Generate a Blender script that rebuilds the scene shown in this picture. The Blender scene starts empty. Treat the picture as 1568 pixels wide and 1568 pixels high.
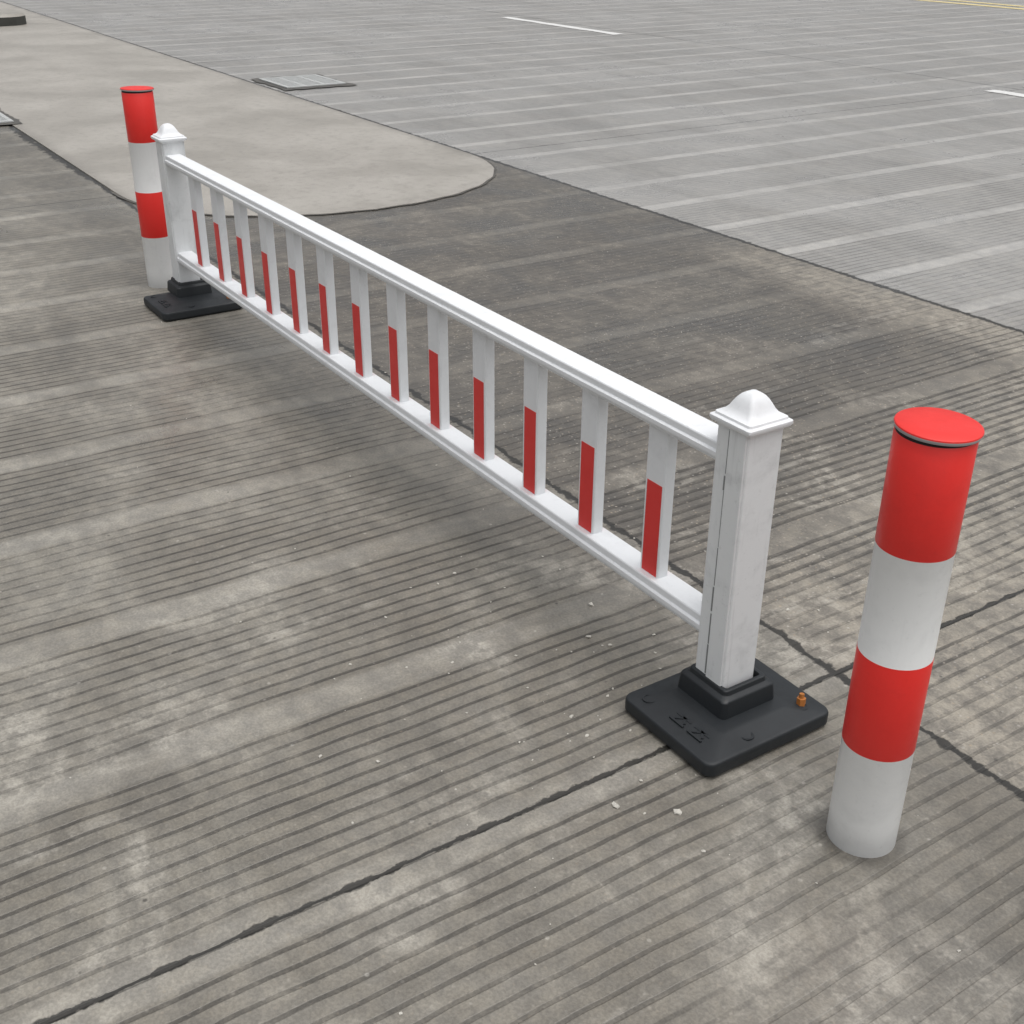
import bpy, bmesh, math, random
from mathutils import Vector, Matrix
random.seed(7)
sc=bpy.context.scene
sc.view_settings.view_transform='Standard'
try: sc.view_settings.look='None'
except Exception: pass
sc.view_settings.exposure=0
COL=bpy.context.collection

# ---------------------------------------------------------------- node helpers
class NT:
    def __init__(s,name):
        s.m=bpy.data.materials.new(name); s.m.use_nodes=True
        s.t=s.m.node_tree; s.n=s.t.nodes; s.n.clear()
        s.out=s.n.new('ShaderNodeOutputMaterial'); s.b=s.n.new('ShaderNodeBsdfPrincipled')
        s.t.links.new(s.b.outputs[0],s.out.inputs[0])
    def L(s,a,sock):
        if isinstance(a,(int,float)): sock.default_value=a
        elif isinstance(a,(tuple,list)):
            v=tuple(a)
            if len(sock.default_value)==4 and len(v)==3: v=v+(1,)
            sock.default_value=v
        else: s.t.links.new(a,sock)
    def M(s,op,a,b=0.,c=0.,clamp=False):
        n=s.n.new('ShaderNodeMath'); n.operation=op; n.use_clamp=clamp
        s.L(a,n.inputs[0]); s.L(b,n.inputs[1]); s.L(c,n.inputs[2]); return n.outputs[0]
    def ss(s,x,a,b,lo=0.,hi=1.):
        n=s.n.new('ShaderNodeMapRange'); n.interpolation_type='SMOOTHSTEP'
        s.L(x,n.inputs[0]);s.L(a,n.inputs[1]);s.L(b,n.inputs[2]);s.L(lo,n.inputs[3]);s.L(hi,n.inputs[4]); return n.outputs[0]
    def noise(s,vec,scale,detail=4,rough=.55,dist=0.):
        n=s.n.new('ShaderNodeTexNoise'); s.L(vec,n.inputs['Vector']); n.inputs['Scale'].default_value=scale
        n.inputs['Detail'].default_value=detail; n.inputs['Roughness'].default_value=rough; n.inputs['Distortion'].default_value=dist
        return n.outputs[0]
    def voro(s,vec,scale,feat='F1'):
        n=s.n.new('ShaderNodeTexVoronoi'); n.feature=feat; s.L(vec,n.inputs['Vector']); n.inputs['Scale'].default_value=scale
        return n
    def pos(s):
        g=s.n.new('ShaderNodeNewGeometry'); x=s.n.new('ShaderNodeSeparateXYZ'); s.t.links.new(g.outputs['Position'],x.inputs[0])
        return g.outputs['Position'],x.outputs[0],x.outputs[1],x.outputs[2]
    def comb(s,x,y,z=0.):
        n=s.n.new('ShaderNodeCombineXYZ'); s.L(x,n.inputs[0]);s.L(y,n.inputs[1]);s.L(z,n.inputs[2]); return n.outputs[0]
    def mix(s,f,a,b,mode='MIX'):
        n=s.n.new('ShaderNodeMix'); n.data_type='RGBA'; n.blend_type=mode
        s.L(f,n.inputs[0]); s.L(a,n.inputs[6]); s.L(b,n.inputs[7]); return n.outputs[2]
    def bump(s,h,dist=.003,strength=1.):
        n=s.n.new('ShaderNodeBump'); n.inputs['Strength'].default_value=strength; n.inputs['Distance'].default_value=dist
        s.L(h,n.inputs['Height']); s.t.links.new(n.outputs[0],s.b.inputs['Normal'])

# ---------------------------------------------------------------- ground
def ground_mat():
    s=NT('grooved_concrete'); M,ss=s.M,s.ss
    P,X,Y,Z=s.pos()
    J2,J3=-.29,-2.45
    wn=s.noise(P,2.2,3,.6)
    xw=M('ADD',X,M('MULTIPLY',M('SUBTRACT',wn,.5),.028))
    zoneL=ss(Y,J2-.005,J2+.005)
    zoneR=ss(Y,J3-.005,J3+.005,1.,0.)
    zoneM=M('SUBTRACT',M('SUBTRACT',1.,zoneL),zoneR)
    n_mid=s.noise(P,2.6,6,.66,.4); n_hi=s.noise(P,17,4,.72); n_fine=s.noise(P,170,1,.7)
    n_low=s.noise(P,.75,3,.55)
    stretch=s.comb(M('MULTIPLY',X,5.),M('MULTIPLY',Y,.8)); n_str=s.noise(stretch,1.5,5,.68)
    stretch2=s.comb(M('MULTIPLY',X,.6),M('MULTIPLY',Y,2.2)); n_tyre=s.noise(stretch2,1.3,5,.68)
    farR=M('MULTIPLY',zoneR,ss(X,1.,5.,.5,1.))
    PER=.48
    f=M('FLOORED_MODULO',M('ADD',xw,.05+.038),PER)
    smooth=M('SUBTRACT',1.,M('MULTIPLY',ss(f,.066,.082),ss(f,PER-.012,PER,1.,0.)))
    smooth=M('MULTIPLY',smooth,ss(X,-.2,-.12))
    ph=M('FRACT',M('DIVIDE',M('SUBTRACT',f,.076),.0368))
    tri=M('ABSOLUTE',M('SUBTRACT',ph,.5))
    coarse=M('MULTIPLY',M('MULTIPLY',zoneM,ss(X,.15,.3)),ss(M('ADD',X,M('MULTIPLY',n_mid,.3)),1.0,1.3,1.,0.))
    gw=M('ADD',.03,M('MULTIPLY',n_hi,.11))
    gw=M('ADD',gw,M('MULTIPLY',coarse,.08))
    g0=ss(tri,gw,M('ADD',gw,.07),1.,0.)
    keep=M('SUBTRACT',1.,smooth)
    wear=ss(M('ADD',M('MULTIPLY',n_mid,.5),M('ADD',M('MULTIPLY',n_low,.3),M('MULTIPLY',n_hi,.2))),.43,.60,1.,.22)
    wear=M('MULTIPLY',wear,ss(X,2.2,4.4,1.,.25))
    wear=M('MULTIPLY',wear,M('SUBTRACT',1.,M('MULTIPLY',zoneR,.45)))
    wear=M('MULTIPLY',wear,M('SUBTRACT',1.,M('MULTIPLY',M('MULTIPLY',zoneM,ss(X,.85,1.9)),.6)))
    wear=M('MULTIPLY',wear,ss(X,-.5,-.05,.6,1.))
    wear=M('MAXIMUM',wear,M('MULTIPLY',coarse,ss(n_hi,.3,.6,1.,.75)))
    groove=M('MULTIPLY',M('MULTIPLY',g0,keep),wear)
    cL=s.mix(ss(n_mid,.34,.68),(.158,.145,.122),(.232,.218,.190))
    cR=s.mix(ss(n_low,.32,.70),(.255,.249,.238),(.320,.312,.298))
    cM=s.mix(ss(n_mid,.32,.70),(.074,.068,.060),(.130,.118,.101))
    near_m=M('SUBTRACT',1.,ss(M('ADD',X,M('ADD',M('MULTIPLY',Y,.32),M('MULTIPLY',n_hi,.25))),.05,.80))
    edge_m=M('MULTIPLY',ss(M('ADD',Y,M('MULTIPLY',n_low,.3)),-2.2,-1.9,1.,0.),ss(X,2.0,2.9,1.,0.))
    lm=M('MAXIMUM',near_m,M('MULTIPLY',edge_m,.9))
    cM=s.mix(M('MULTIPLY',lm,ss(n_hi,.3,.62,.5,1.)),cM,(.265,.242,.205))
    c=s.mix(zoneM,s.mix(zoneR,cL,cR),cM)
    sm=M('MULTIPLY',M('MULTIPLY',smooth,ss(n_str,.34,.6,.35,1.)),M('ADD',.42,M('MULTIPLY',zoneR,.25)))
    c=s.mix(sm,c,s.mix(zoneM,s.mix(zoneR,(.34,.324,.29),(.46,.45,.43)),(.20,.183,.155)))
    dk=M('MULTIPLY',ss(n_tyre,.44,.70),M('SUBTRACT',.42,M('MULTIPLY',zoneR,.2)))
    c=s.mix(dk,c,(.085,.078,.067))
    sc_=M('MULTIPLY',ss(n_str,.53,.72),M('MULTIPLY',ss(n_hi,.42,.58),.42))
    sc_=M('MULTIPLY',sc_,ss(X,.6,2.5,1.,.2))
    c=s.mix(sc_,c,(.38,.365,.335))
    ch=M('MULTIPLY',M('MULTIPLY',ss(n_mid,.50,.68),ss(n_hi,.42,.60)),ss(X,.5,1.2,.55,.08))
    c=s.mix(ch,c,(.42,.40,.36))
    shade_stain=M('MULTIPLY',ss(M('ABSOLUTE',M('ADD',Y,M('MULTIPLY',n_mid,.16))),.03,.34,1.,0.),ss(X,.05,.7))  # soft shadow of the rails and dark stain, painted under the barrier
    c=s.mix(M('MULTIPLY',shade_stain,.45),c,(.075,.069,.060))
    c=s.mix(M('MULTIPLY',M('MULTIPLY',ss(X,-.75,-.35,1.,0.),ss(Y,.05,.4,1.,0.)),.35),c,(.08,.075,.065))  # photographer's shadow and stain, painted into the slab at lower right
    # darker ring where the single tube enters the slab
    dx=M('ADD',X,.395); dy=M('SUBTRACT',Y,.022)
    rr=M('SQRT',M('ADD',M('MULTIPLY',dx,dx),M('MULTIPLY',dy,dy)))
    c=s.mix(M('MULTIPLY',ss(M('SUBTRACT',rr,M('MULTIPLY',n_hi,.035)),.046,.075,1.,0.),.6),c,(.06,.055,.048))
    c=s.mix(M('MULTIPLY',groove,.78),c,(.036,.032,.027))
    v=s.voro(P,88); ag=ss(v.outputs['Distance'],.14,.34,1.,0.)
    cs=s.n.new('ShaderNodeSeparateXYZ'); s.t.links.new(v.outputs['Color'],cs.inputs[0])
    sel=ss(M('ADD',cs.outputs[0],M('MULTIPLY',n_hi,.8)),1.0,1.15)
    agm=M('MULTIPLY',M('MULTIPLY',ag,sel),M('ADD',.16,M('MULTIPLY',zoneM,.46)))
    c=s.mix(agm,c,s.mix(cs.outputs[1],(.30,.24,.17),(.44,.42,.39)))
    v2=s.voro(P,24); spot=ss(v2.outputs['Distance'],.05,.12,1.,0.)
    cs2=s.n.new('ShaderNodeSeparateXYZ'); s.t.links.new(v2.outputs['Color'],cs2.inputs[0])
    c=s.mix(M('MULTIPLY',M('MULTIPLY',spot,ss(cs2.outputs[0],.72,.8)),.45),c,(.43,.41,.37))
    c=s.mix(M('MULTIPLY',M('MULTIPLY',spot,ss(cs2.outputs[1],.9,.95)),.7),c,(.03,.028,.024))
    c=s.mix(ss(n_fine,.35,.65,0.,.34),c,s.mix(1.,c,(.45,.45,.45),'MULTIPLY'))
    hc=M('SUBTRACT',.50,M('MULTIPLY',farR,.34))
    c=s.mix(M('MULTIPLY',ss(n_hi,.36,.66),hc),c,s.mix(1.,c,(1.6,1.57,1.5),'MULTIPLY'))
    jn=M('MULTIPLY',M('SUBTRACT',s.noise(P,9,4,.75),.5),.03)
    jw=M('ADD',.003,M('MULTIPLY',ss(n_hi,.40,.66),.007))
    def joint(coord,at,w=1.,wobm=1.):
        d=M('ABSOLUTE',M('ADD',M('SUBTRACT',coord,at),M('MULTIPLY',jn,wobm)))
        ww=M('MULTIPLY',jw,w)
        return ss(d,ww,M('MULTIPLY',ww,1.9),1.,0.)
    j=M('MAXIMUM',joint(X,-.045,.7,.35),joint(Y,J2,M('ADD',1.2,ss(X,4.6,6.5,0.,2.5)),M('ADD',1.2,ss(X,4.6,6.5,0.,3.))))
    j=M('MAXIMUM',j,joint(Y,J3,1.6,.5))
    j=M('MAXIMUM',j,M('MULTIPLY',M('MULTIPLY',joint(X,4.96,.8,.6),.7),M('MAXIMUM',zoneL,zoneR)))
    j=M('MAXIMUM',j,M('MULTIPLY',joint(Y,-7.7,1.6,1.),.6))
    j=M('MAXIMUM',j,M('MULTIPLY',joint(X,9.96,1.5,.6),M('MULTIPLY',zoneR,.6)))
    c=s.mix(M('MULTIPLY',j,.93),c,(.013,.012,.010))
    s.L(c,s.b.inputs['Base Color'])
    rough=M('ADD',ss(n_mid,.3,.7,.34,.62),M('MULTIPLY',groove,.2))
    rough=M('SUBTRACT',rough,ss(n_low,.44,.60,0.,.14))
    s.L(rough,s.b.inputs['Roughness']); s.b.inputs['Specular IOR Level'].default_value=.55
    gb=M('MULTIPLY',ss(tri,.08,.15,1.,0.),ss(f,.07,.08))
    h=M('SUBTRACT',M('MULTIPLY',n_fine,.25),M('MULTIPLY',gb,.45))
    h=M('SUBTRACT',h,M('MULTIPLY',ss(M('ABSOLUTE',M('ADD',X,.045)),.003,.007,1.,0.),2.))
    h=M('ADD',h,M('MULTIPLY',s.noise(P,24,2,.75),.8))
    s.bump(h,.003,.75)
    return s.m

def smooth_concrete(name='smooth_concrete',a=(.29,.27,.238),b=(.385,.364,.33)):
    s=NT(name); M,ss=s.M,s.ss; P,X,Y,Z=s.pos()
    n1=s.noise(P,1.3,5,.66,.3); n2=s.noise(P,16,5,.72); n3=s.noise(P,160,1,.7)
    c=s.mix(ss(n1,.3,.7),a,b)
    c=s.mix(M('MULTIPLY',ss(n2,.45,.72),.34),c,tuple(x*.55 for x in a))
    c=s.mix(M('MULTIPLY',ss(n3,.5,.7),.25),c,tuple(x*.5 for x in a))
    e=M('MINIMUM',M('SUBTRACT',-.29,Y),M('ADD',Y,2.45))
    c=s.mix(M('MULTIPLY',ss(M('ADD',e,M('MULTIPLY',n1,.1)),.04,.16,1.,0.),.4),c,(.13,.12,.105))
    s.L(c,s.b.inputs['Base Color']); s.L(ss(n1,.3,.7,.42,.6),s.b.inputs['Roughness'])
    s.bump(M('ADD',M('MULTIPLY',n3,.3),n2),.002,.6)
    return s.m

def paint(name,col,grime=.25,rough=.4,low=.0,streak=0.):
    s=NT(name); M,ss=s.M,s.ss
    P,X,Y,Z=s.pos()
    n=s.noise(P,11,5,.65,.3); nf=s.noise(P,90,2,.7)
    g=M('MULTIPLY',ss(n,.48,.75),grime)
    g=M('ADD',g,M('MULTIPLY',ss(nf,.6,.75),grime*.5))
    if streak:
        st=s.noise(s.comb(M('MULTIPLY',X,60.),M('MULTIPLY',Y,60.),M('MULTIPLY',Z,4.)),1.,4,.65)
        g=M('ADD',g,M('MULTIPLY',ss(st,.55,.75),streak))
    if low: g=M('ADD',g,M('MULTIPLY',ss(M('ADD',Z,M('MULTIPLY',M('SUBTRACT',n,.5),.08)),.0,low,1.,0.),.65))
    g=M('MINIMUM',g,1.)
    c=s.mix(g,col,tuple(x*.45+.05*min(1,x*6) for x in col))
    s.L(c,s.b.inputs['Base Color']); s.L(ss(n,.3,.7,rough-.06,rough+.12),s.b.inputs['Roughness'])
    s.bump(M('ADD',n,M('MULTIPLY',nf,.2)),.0008,.5)
    return s.m

GM=ground_mat()
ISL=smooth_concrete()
W_RAIL=paint('white_rail_plastic',(.77,.785,.80),.20,.5)
W_POST=paint('white_post_plastic',(.74,.755,.76),.38,.5,0,.30)
W_BOL=paint('white_bollard_film',(.78,.785,.775),.20,.36,.07,.08)
R_BOL=paint('red_bollard_film',(.76,.026,.020),.18,.38)
R_TAPE=paint('red_reflective_tape',(.72,.035,.032),.15,.38)
RUB=paint('black_rubber',(.013,.016,.019),.8,.52)
DARK=paint('dark_gap',(.008,.008,.008),0,.7)
SEAM=paint('grimy_seam',(.22,.23,.23),.5,.7)
RUST=paint('rusty_bolt',(.42,.15,.03),.4,.6)
CAP_RIM=paint('cap_rim_steel',(.32,.31,.31),.4,.35)  # own grey of the bollard cap's lower edge
GRATE=paint('galvanised_grate',(.45,.46,.45),.4,.4)
MARK=paint('worn_white_paint',(.68,.68,.66),.4,.5)
YEL=paint('worn_yellow_paint',(.70,.58,.27),.4,.5)
DKC=smooth_concrete('dark_patch_concrete',(.05,.047,.042),(.10,.092,.08))
STONE=paint('stone_chips',(.50,.48,.43),.4,.8)

# ---------------------------------------------------------------- mesh helpers
def obj(name,bm,mats,parent=None,smooth=False,bevel=0,seg=2,loc=None,rot=None):
    bmesh.ops.recalc_face_normals(bm,faces=bm.faces)
    me=bpy.data.meshes.new(name); bm.to_mesh(me); bm.free()
    for m in mats: me.materials.append(m)
    o=bpy.data.objects.new(name,me); COL.objects.link(o)
    if smooth:
        for p in me.polygons: p.use_smooth=True
    if bevel:
        b=o.modifiers.new('b','BEVEL'); b.width=bevel; b.segments=seg; b.limit_method='ANGLE'; b.angle_limit=math.radians(35)
        for p in me.polygons: p.use_smooth=True
        wn=o.modifiers.new('w','WEIGHTED_NORMAL'); wn.keep_sharp=True
    if parent: o.parent=parent
    if loc: o.location=loc
    if rot: o.rotation_euler=rot
    return o
def box(bm,x0,x1,y0,y1,z0,z1,mi=0):
    vs=[bm.verts.new(p) for p in [(x0,y0,z0),(x1,y0,z0),(x1,y1,z0),(x0,y1,z0),(x0,y0,z1),(x1,y0,z1),(x1,y1,z1),(x0,y1,z1)]]
    for f in [(0,3,2,1),(4,5,6,7),(0,1,5,4),(1,2,6,5),(2,3,7,6),(3,0,4,7)]:
        bm.faces.new([vs[i] for i in f]).material_index=mi
def rsq(h,r,n=6,hy=None):
    hy=hy or h; pts=[]
    for cx,cy,a0 in ((h-r,hy-r,0),(-h+r,hy-r,90),(-h+r,-hy+r,180),(h-r,-hy+r,270)):
        for i in range(n+1):
            a=math.radians(a0+90*i/n); pts.append((cx+r*math.cos(a),cy+r*math.sin(a)))
    return pts
def loft(bm,secs,mis=None,cx=0,cy=0,cap0=True,cap1=True):
    rings=[[bm.verts.new((cx+x,cy+y,z)) for x,y in pts] for pts,z in secs]
    for k in range(len(rings)-1):
        a,b=rings[k],rings[k+1]; n=len(a)
        for i in range(n):
            f=bm.faces.new((a[i],a[(i+1)%n],b[(i+1)%n],b[i]))
            f.material_index=mis[k] if mis else 0
    if cap0: bm.faces.new(list(reversed(rings[0]))).material_index=mis[0] if mis else 0
    if cap1: bm.faces.new(rings[-1]).material_index=mis[-1] if mis else 0
    return rings
def circ(r,n=64): return [(r*math.cos(2*math.pi*i/n),r*math.sin(2*math.pi*i/n)) for i in range(n)]
def empty(name,loc=(0,0,0)):
    e=bpy.data.objects.new(name,None); e.location=loc; e.empty_display_size=.1; COL.objects.link(e); return e

# ---------------------------------------------------------------- ground sheet
bm=bmesh.new()
vs=[bm.verts.new(p) for p in ((-150,-150,0),(150,-150,0),(150,150,0),(-150,150,0))]; bm.faces.new(vs)
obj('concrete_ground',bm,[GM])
bm=bmesh.new(); pts=[]
cx,cy,ry,rx=5.02,-1.365,1.06,1.03
for i in range(49):
    a=math.radians(-90-180*i/48)
    ex=rx*abs(math.cos(a))**.85; pts.append((cx-ex+.006*math.sin(i*1.7),cy+ry*math.sin(a)))
pts=[(60,cy-ry)]+pts+[(60,cy+ry)]
vb=[bm.verts.new((x,y,.0)) for x,y in pts]; vt=[bm.verts.new((x,y,.006)) for x,y in pts]
bm.faces.new(vt)
for i in range(len(pts)-1): bm.faces.new((vb[i],vb[i+1],vt[i+1],vt[i]))
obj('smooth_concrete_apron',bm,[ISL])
bm=bmesh.new(); inner=pts[1:-1]
prev=None
for i,(x,y) in enumerate(inner):
    d=Vector((x-cx,y-cy)).normalized(); w=.010+.010*random.random()
    a=bm.verts.new((x-d.x*.002,y-d.y*.002,.004)); b=bm.verts.new((x+d.x*w,y+d.y*w,.004))
    if prev: bm.faces.new((prev[0],prev[1],b,a))
    prev=(a,b)
obj('apron_seam',bm,[DKC])

def sheet(name,x0,x1,y0,y1,z,mat,n=14,jit=.012):
    bm=bmesh.new(); top=[];bot=[]
    for i in range(n+1):
        x=x0+(x1-x0)*i/n
        bot.append(bm.verts.new((x,y0+random.uniform(-jit,jit),z))); top.append(bm.verts.new((x,y1+random.uniform(-jit,jit),z)))
    for i in range(n): bm.faces.new((bot[i],bot[i+1],top[i+1],top[i]))
    return obj(name,bm,[mat])
sheet('white_lane_dash',10.0,12.4,-7.49,-7.35,.004,MARK)
sheet('white_lane_dash.001',2.6,5.05,-7.49,-7.35,.004,MARK)
sheet('white_lane_dash.002',18,20.4,-7.49,-7.35,.004,MARK)
sheet('yellow_line',2,40,-14.57,-14.42,.004,YEL,40)
sheet('yellow_line.001',2,40,-14.97,-14.82,.004,YEL,40)

def drain(name,x0,x1,y0,y1,z0=.0):
    e=empty(name,((x0+x1)/2,(y0+y1)/2,z0)); w,d=(x1-x0)/2,(y1-y0)/2
    bm=bmesh.new()
    pts=[]
    for i in range(40):
        a=2*math.pi*i/40; k=1/max(abs(math.cos(a)),abs(math.sin(a)))
        j=1+.12*random.random(); pts.append(((w+.06)*k*math.cos(a)*j,(d+.03)*k*math.sin(a)*j))
    bm.faces.new([bm.verts.new((x,y,.0075)) for x,y in pts])
    obj('broken_surround',bm,[DKC],e)
    bm=bmesh.new(); t=.03
    box(bm,-w,w,-d,-d+t,.009,.018);box(bm,-w,w,d-t,d,.009,.018);box(bm,-w,-w+t,-d+t,d-t,.009,.0175);box(bm,w-t,w,-d+t,d-t,.009,.0175)
    n=11
    for i in range(n):
        x=-w+t+(2*w-2*t)*(i+.5)/n; box(bm,x-.014,x+.014,-d+t,d-t,.0095,.0165)
    for yy in (-d/3,d/3): box(bm,-w+t,w-t,yy-.012,yy+.012,.009,.016)
    obj('grate_bars',bm,[GRATE],e)
    bm=bmesh.new(); bm.faces.new([bm.verts.new(p) for p in ((-w,-d,.0085),(w,-d,.0085),(w,d,.0085),(-w,d,.0085))])
    obj('drain_pit',bm,[DARK],e)
drain('drain_grate',7.98,8.58,-3.06,-2.54)
drain('drain_grate.001',7.45,8.05,-.33,.22,.003)

bm=bmesh.new()
base=rsq(3.,.25,8,.8)
def off(k): return [(x*(1-k/3.),y*(1-k/.8)) for x,y in base]
loft(bm,[(base,0),(base,.10),(off(.03),.13)],[0,1,1],17.2,-1.2)
obj('kerb_island',bm,[paint('dark_kerb_face',(.05,.05,.045),.5,.8),ISL])

# ---------------------------------------------------------------- barrier
barrier=empty('traffic_barrier',(0,0,0))
XN,XF=-.012,3.02
YP=-.005
def post(x,tag):
    bm=bmesh.new(); r=.005; h=.0392
    loft(bm,[(rsq(h,r,4),.06),(rsq(h,r,4),.612)])
    o=obj('post_'+tag,bm,[W_POST],barrier); o.location=(x,YP,0)
    bm=bmesh.new()
    for sy in (1,-1):
        y0=sy*(h-.001); y1=sy*(h+.0035)
        box(bm,-h+.003,-h+.044,min(y0,y1),max(y0,y1),.064,.609)
    o2=obj('cover_moulding_'+tag,bm,[W_POST],barrier,bevel=.002); o2.location=(x,YP,0)
    bm=bmesh.new()
    for sy in (1,-1):
        y0=sy*(h-.002); y1=sy*(h+.0006)
        z=.066
        while z<.600:
            l=random.uniform(.02,.11); ww=random.uniform(.0025,.0065)
            box(bm,-h+.044,-h+.044+ww,min(y0,y1),max(y0,y1),z,min(z+l,.607)); z+=l+random.uniform(0,.006)
    o3=obj('seam_'+tag,bm,[SEAM],barrier); o3.location=(x,YP,0)
    bm=bmesh.new()
    S=[(.041,.600),(.0425,.606),(.049,.6075),(.0515,.612),(.0510,.617),(.0455,.6195),(.0445,.6235),(.0395,.6255),(.0345,.6290),(.0300,.6350),(.0262,.6430),(.0220,.6505),(.0168,.6570),(.0108,.6612),(.005,.6630),(.002,.6633)]
    loft(bm,[(rsq(a,min(.006,a*.6) if k<7 else a*(.18+.05*(k-7)),4),z) for k,(a,z) in enumerate(S)])
    o4=obj('post_cap_'+tag,bm,[W_RAIL],barrier,smooth=True); o4.location=(x,YP,0)
    o4.modifiers.new('e','EDGE_SPLIT').split_angle=math.radians(42)
post(XN,'near'); post(XF,'far')
def rail(name,z0,z1):
    h=z1-z0
    prof=[(-.026,z0),(.026,z0),(.026,z0+.20*h),(.0325,z0+.26*h),(.0325,z0+.52*h),(.0275,z0+.60*h),(.0275,z0+.93*h),(.0255,z1),(-.0255,z1),(-.0275,z0+.93*h),(-.0275,z0+.60*h),(-.0325,z0+.52*h),(-.0325,z0+.26*h),(-.026,z0+.20*h)]
    bm=bmesh.new(); a=[bm.verts.new((XN+.036,y,z)) for y,z in prof]; b=[bm.verts.new((XF-.036,y,z)) for y,z in prof]
    n=len(a)
    for i in range(n): bm.faces.new((a[i],a[(i+1)%n],b[(i+1)%n],b[i]))
    bm.faces.new(a); bm.faces.new(list(reversed(b)))
    obj(name,bm,[W_RAIL],barrier,bevel=.0010)
rail('top_rail',.526,.561); rail('bottom_rail',.168,.207)
bm=bmesh.new(); bt=bmesh.new()
for k in range(13):
    x=.205+.2140*k; jx=random.uniform(-.002,.002); x+=jx
    loft(bm,[(rsq(.0285,.004,3,.0135),.200),(rsq(.0285,.004,3,.0135),.535)],None,x,0)
    for sy in (1,-1):
        y0=sy*.0133; y1=sy*.0142; t=.405+random.uniform(-.004,.004); sx=random.uniform(-.0015,.0015)
        box(bt,x-.0222+sx,x+.0222+sx,min(y0,y1),max(y0,y1),.2085,t)
obj('pickets',bm,[W_RAIL],barrier); obj('red_strips',bt,[R_TAPE],barrier)

def rubber_base(tag,x,px):
    bm=bmesh.new()
    A=rsq(.128,.022,6,.155); B=rsq(.1255,.020,6,.1525); Cc=rsq(.120,.018,6,.147)
    A0=rsq(.122,.02,6,.149)
    loft(bm,[(A0,.001),(A,.008),(A,.028),(B,.033),(Cc,.035),(rsq(.080,.016,6,.087),.043),(rsq(.074,.014,6,.078),.046)],None)
    o=obj('rubber_plate_'+tag,bm,[RUB],barrier,bevel=.0015); o.location=(x,0,0)
    bm=bmesh.new()
    loft(bm,[(rsq(.068,.012,6),.044),(rsq(.065,.012,6),.078),(rsq(.062,.012,6),.082),(rsq(.0535,.010,6),.085),(rsq(.052,.009,6),.094),(rsq(.050,.008,6),.0955),(rsq(.0430,.006,6),.0955),(rsq(.0430,.006,6),.080)],None)
    o=obj('rubber_socket_'+tag,bm,[RUB],barrier,bevel=.0015); o.location=(px-.004,YP-.006,0)
    for i,(dx,dy,b) in enumerate([(-.088,-.108,1),(-.098,.040,0),(.085,.120,0),(.09,-.06,0)]):
        bm=bmesh.new(); loft(bm,[(circ(.014,20),.020),(circ(.014,20),.0395),(circ(.010,20),.0395),(circ(.010,20),.034)],[0,0,1,1])
        o=obj('bolt_hole_%s_%d'%(tag,i),bm,[RUB,DARK],barrier); o.location=(x+dx,dy,0)
        if b:
            t=.062
            bm=bmesh.new(); loft(bm,[(circ(.009,6),.034),(circ(.009,6),t-.009),(circ(.005,8),t-.0085),(circ(.005,8),t)])
            o=obj('bolt_%s_%d'%(tag,i),bm,[RUST],barrier); o.location=(x+dx,dy,0); o.rotation_euler=(.08,.1,0)
    bm=bmesh.new()
    def st(x0,y0,x1,y1,w=.0022):
        d=Vector((x1-x0,y1-y0)).normalized(); n=Vector((-d.y,d.x))*w
        q=[(x0+n.x,y0+n.y),(x0-n.x,y0-n.y),(x1-n.x,y1-n.y),(x1+n.x,y1+n.y)]
        loft(bm,[(q,.030),(q,.0415)])
    for ox in (-.05,.0):
        oy=.108
        st(ox-.019,oy+.016,ox+.019,oy+.016); st(ox-.016,oy-.016,ox+.014,oy+.013); st(ox+.016,oy-.018,ox-.014,oy+.009); st(ox-.020,oy-.003,ox+.020,oy-.003)
    o=obj('embossed_lettering_'+tag,bm,[RUB],barrier); o.location=(x,0,0)
rubber_base('near',-.033,XN); rubber_base('far',2.955,XF)

# ---------------------------------------------------------------- bollards
def bollard(name,x,y,rz=0.,tilt=0.):
    e=empty(name,(x,y,0)); r=.0568
    bm=bmesh.new()
    zs=[(r,0.,0),(r,.199,0),(r+.0004,.2,1),(r+.0004,.373,1),(r,.374,0),(r,.559,0),(r+.0004,.56,1),(r+.0004,.736,1),(r-.002,.739,1)]
    loft(bm,[(circ(a),z) for a,z,_ in zs],[m for _,_,m in zs[:-1]])
    o=obj('bollard_tube',bm,[W_BOL,R_BOL],e,smooth=True)
    o.modifiers.new('e','EDGE_SPLIT').split_angle=math.radians(40)
    bm=bmesh.new(); loft(bm,[(circ(.0555),.735),(circ(.0555),.7455)])
    obj('cap_gap',bm,[DARK],e)
    bm=bmesh.new(); k=-.742
    loft(bm,[(circ(.0580),k+.7385),(circ(.0600),k+.739),(circ(.0606),k+.7405),(circ(.0606),k+.7435),(circ(.0600),k+.7455),(circ(.058),k+.7467),(circ(.030),k+.7478),(circ(.006),k+.748)],[2,2,2,1,1,1,1])
    o=obj('bollard_cap',bm,[W_BOL,R_BOL,CAP_RIM],e,smooth=True); o.location=(-.001,-.001,.7465); o.rotation_euler=(math.radians(1.0),math.radians(-1.2),0)
    o.modifiers.new('e','EDGE_SPLIT').split_angle=math.radians(32)
    e.rotation_euler=(0,tilt,rz)
bollard('striped_bollard',-.3960,.0220)
bollard('striped_bollard.001',3.307,.004,1.2)

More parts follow.
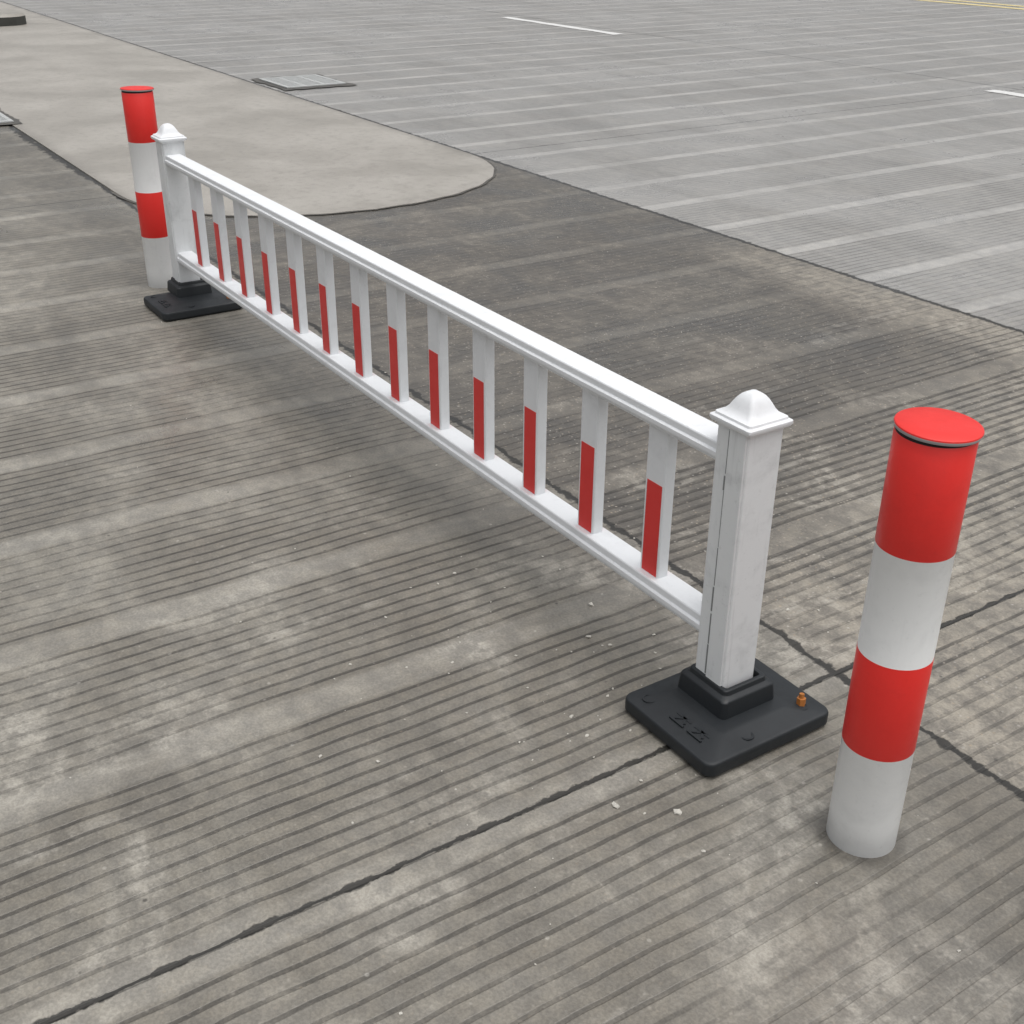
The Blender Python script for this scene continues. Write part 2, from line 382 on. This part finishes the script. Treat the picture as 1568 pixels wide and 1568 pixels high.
# ---------------------------------------------------------------- small debris
bm=bmesh.new()
for i in range(200):
    if i<120: x=random.gauss(.2,.35); y=random.gauss(.15,.35)
    else: x=random.uniform(-.7,4); y=random.uniform(-2.4,1.2)
    if x>3.9: continue
    s=random.choice([.0012,.0015,.002,.002,.0025,.003])*random.uniform(.7,1.3)
    if i<5: s=.006; x,y=[(.43,-.02),(.33,.06),(.28,.04),(-.12,.33),(-.19,.25)][i]
    m=Matrix.Translation((x,y,s*.40))@Matrix.Rotation(random.uniform(0,6.3),4,'Z')@Matrix.Diagonal((s*random.uniform(.8,1.7),s,s*.55,1))
    r=bmesh.ops.create_icosphere(bm,subdivisions=1,radius=1,matrix=m)
    for v in r['verts']: v.co+=Vector([random.uniform(-.25,.25)*s for _ in range(3)])
obj('gravel_debris',bm,[STONE])

# ---------------------------------------------------------------- light
w=bpy.data.worlds.new('World'); sc.world=w; w.use_nodes=True
nt=w.node_tree; nt.nodes.clear()
sky=nt.nodes.new('ShaderNodeTexSky'); sky.sky_type='NISHITA'; sky.sun_disc=False
EL=math.radians(76)
sky.sun_elevation=EL; sky.dust_density=6; sky.air_density=1.0; sky.ozone_density=1
hs=nt.nodes.new('ShaderNodeHueSaturation'); hs.inputs['Saturation'].default_value=.18
bg=nt.nodes.new('ShaderNodeBackground'); bg.inputs[1].default_value=.15
wo=nt.nodes.new('ShaderNodeOutputWorld')
nt.links.new(sky.outputs[0],hs.inputs['Color']); nt.links.new(hs.outputs[0],bg.inputs[0]); nt.links.new(bg.outputs[0],wo.inputs[0])
ld=bpy.data.lights.new('sun','SUN'); ld.energy=.85; ld.angle=math.radians(95); ld.color=(1,.99,.97)
lo=bpy.data.objects.new('sun',ld); COL.objects.link(lo)
a=math.radians(200)
dv=Vector((math.cos(a)*math.cos(EL),math.sin(a)*math.cos(EL),math.sin(EL)))
lo.rotation_euler=dv.to_track_quat('Z','Y').to_euler()
sky.sun_rotation=math.atan2(dv.x,dv.y)

# ---------------------------------------------------------------- camera
yaw,pitch,roll=-.5759,.4824,-.0067
F=Vector((math.cos(yaw)*math.cos(pitch),math.sin(yaw)*math.cos(pitch),-math.sin(pitch)))
r0=Vector((math.sin(yaw),-math.cos(yaw),0)); d0=F.cross(r0)
R=math.cos(roll)*r0+math.sin(roll)*d0; D=-math.sin(roll)*r0+math.cos(roll)*d0
cd=bpy.data.cameras.new('camera'); cam=bpy.data.objects.new('camera',cd); COL.objects.link(cam)
U=-D;B=-F
cam.matrix_world=Matrix(((R.x,U.x,B.x,-1.3425),(R.y,U.y,B.y,1.3415),(R.z,U.z,B.z,1.3995),(0,0,0,1)))
cd.sensor_width=36; cd.lens=36*1807.5/1568; cd.clip_start=.05; cd.clip_end=600
sc.camera=cam
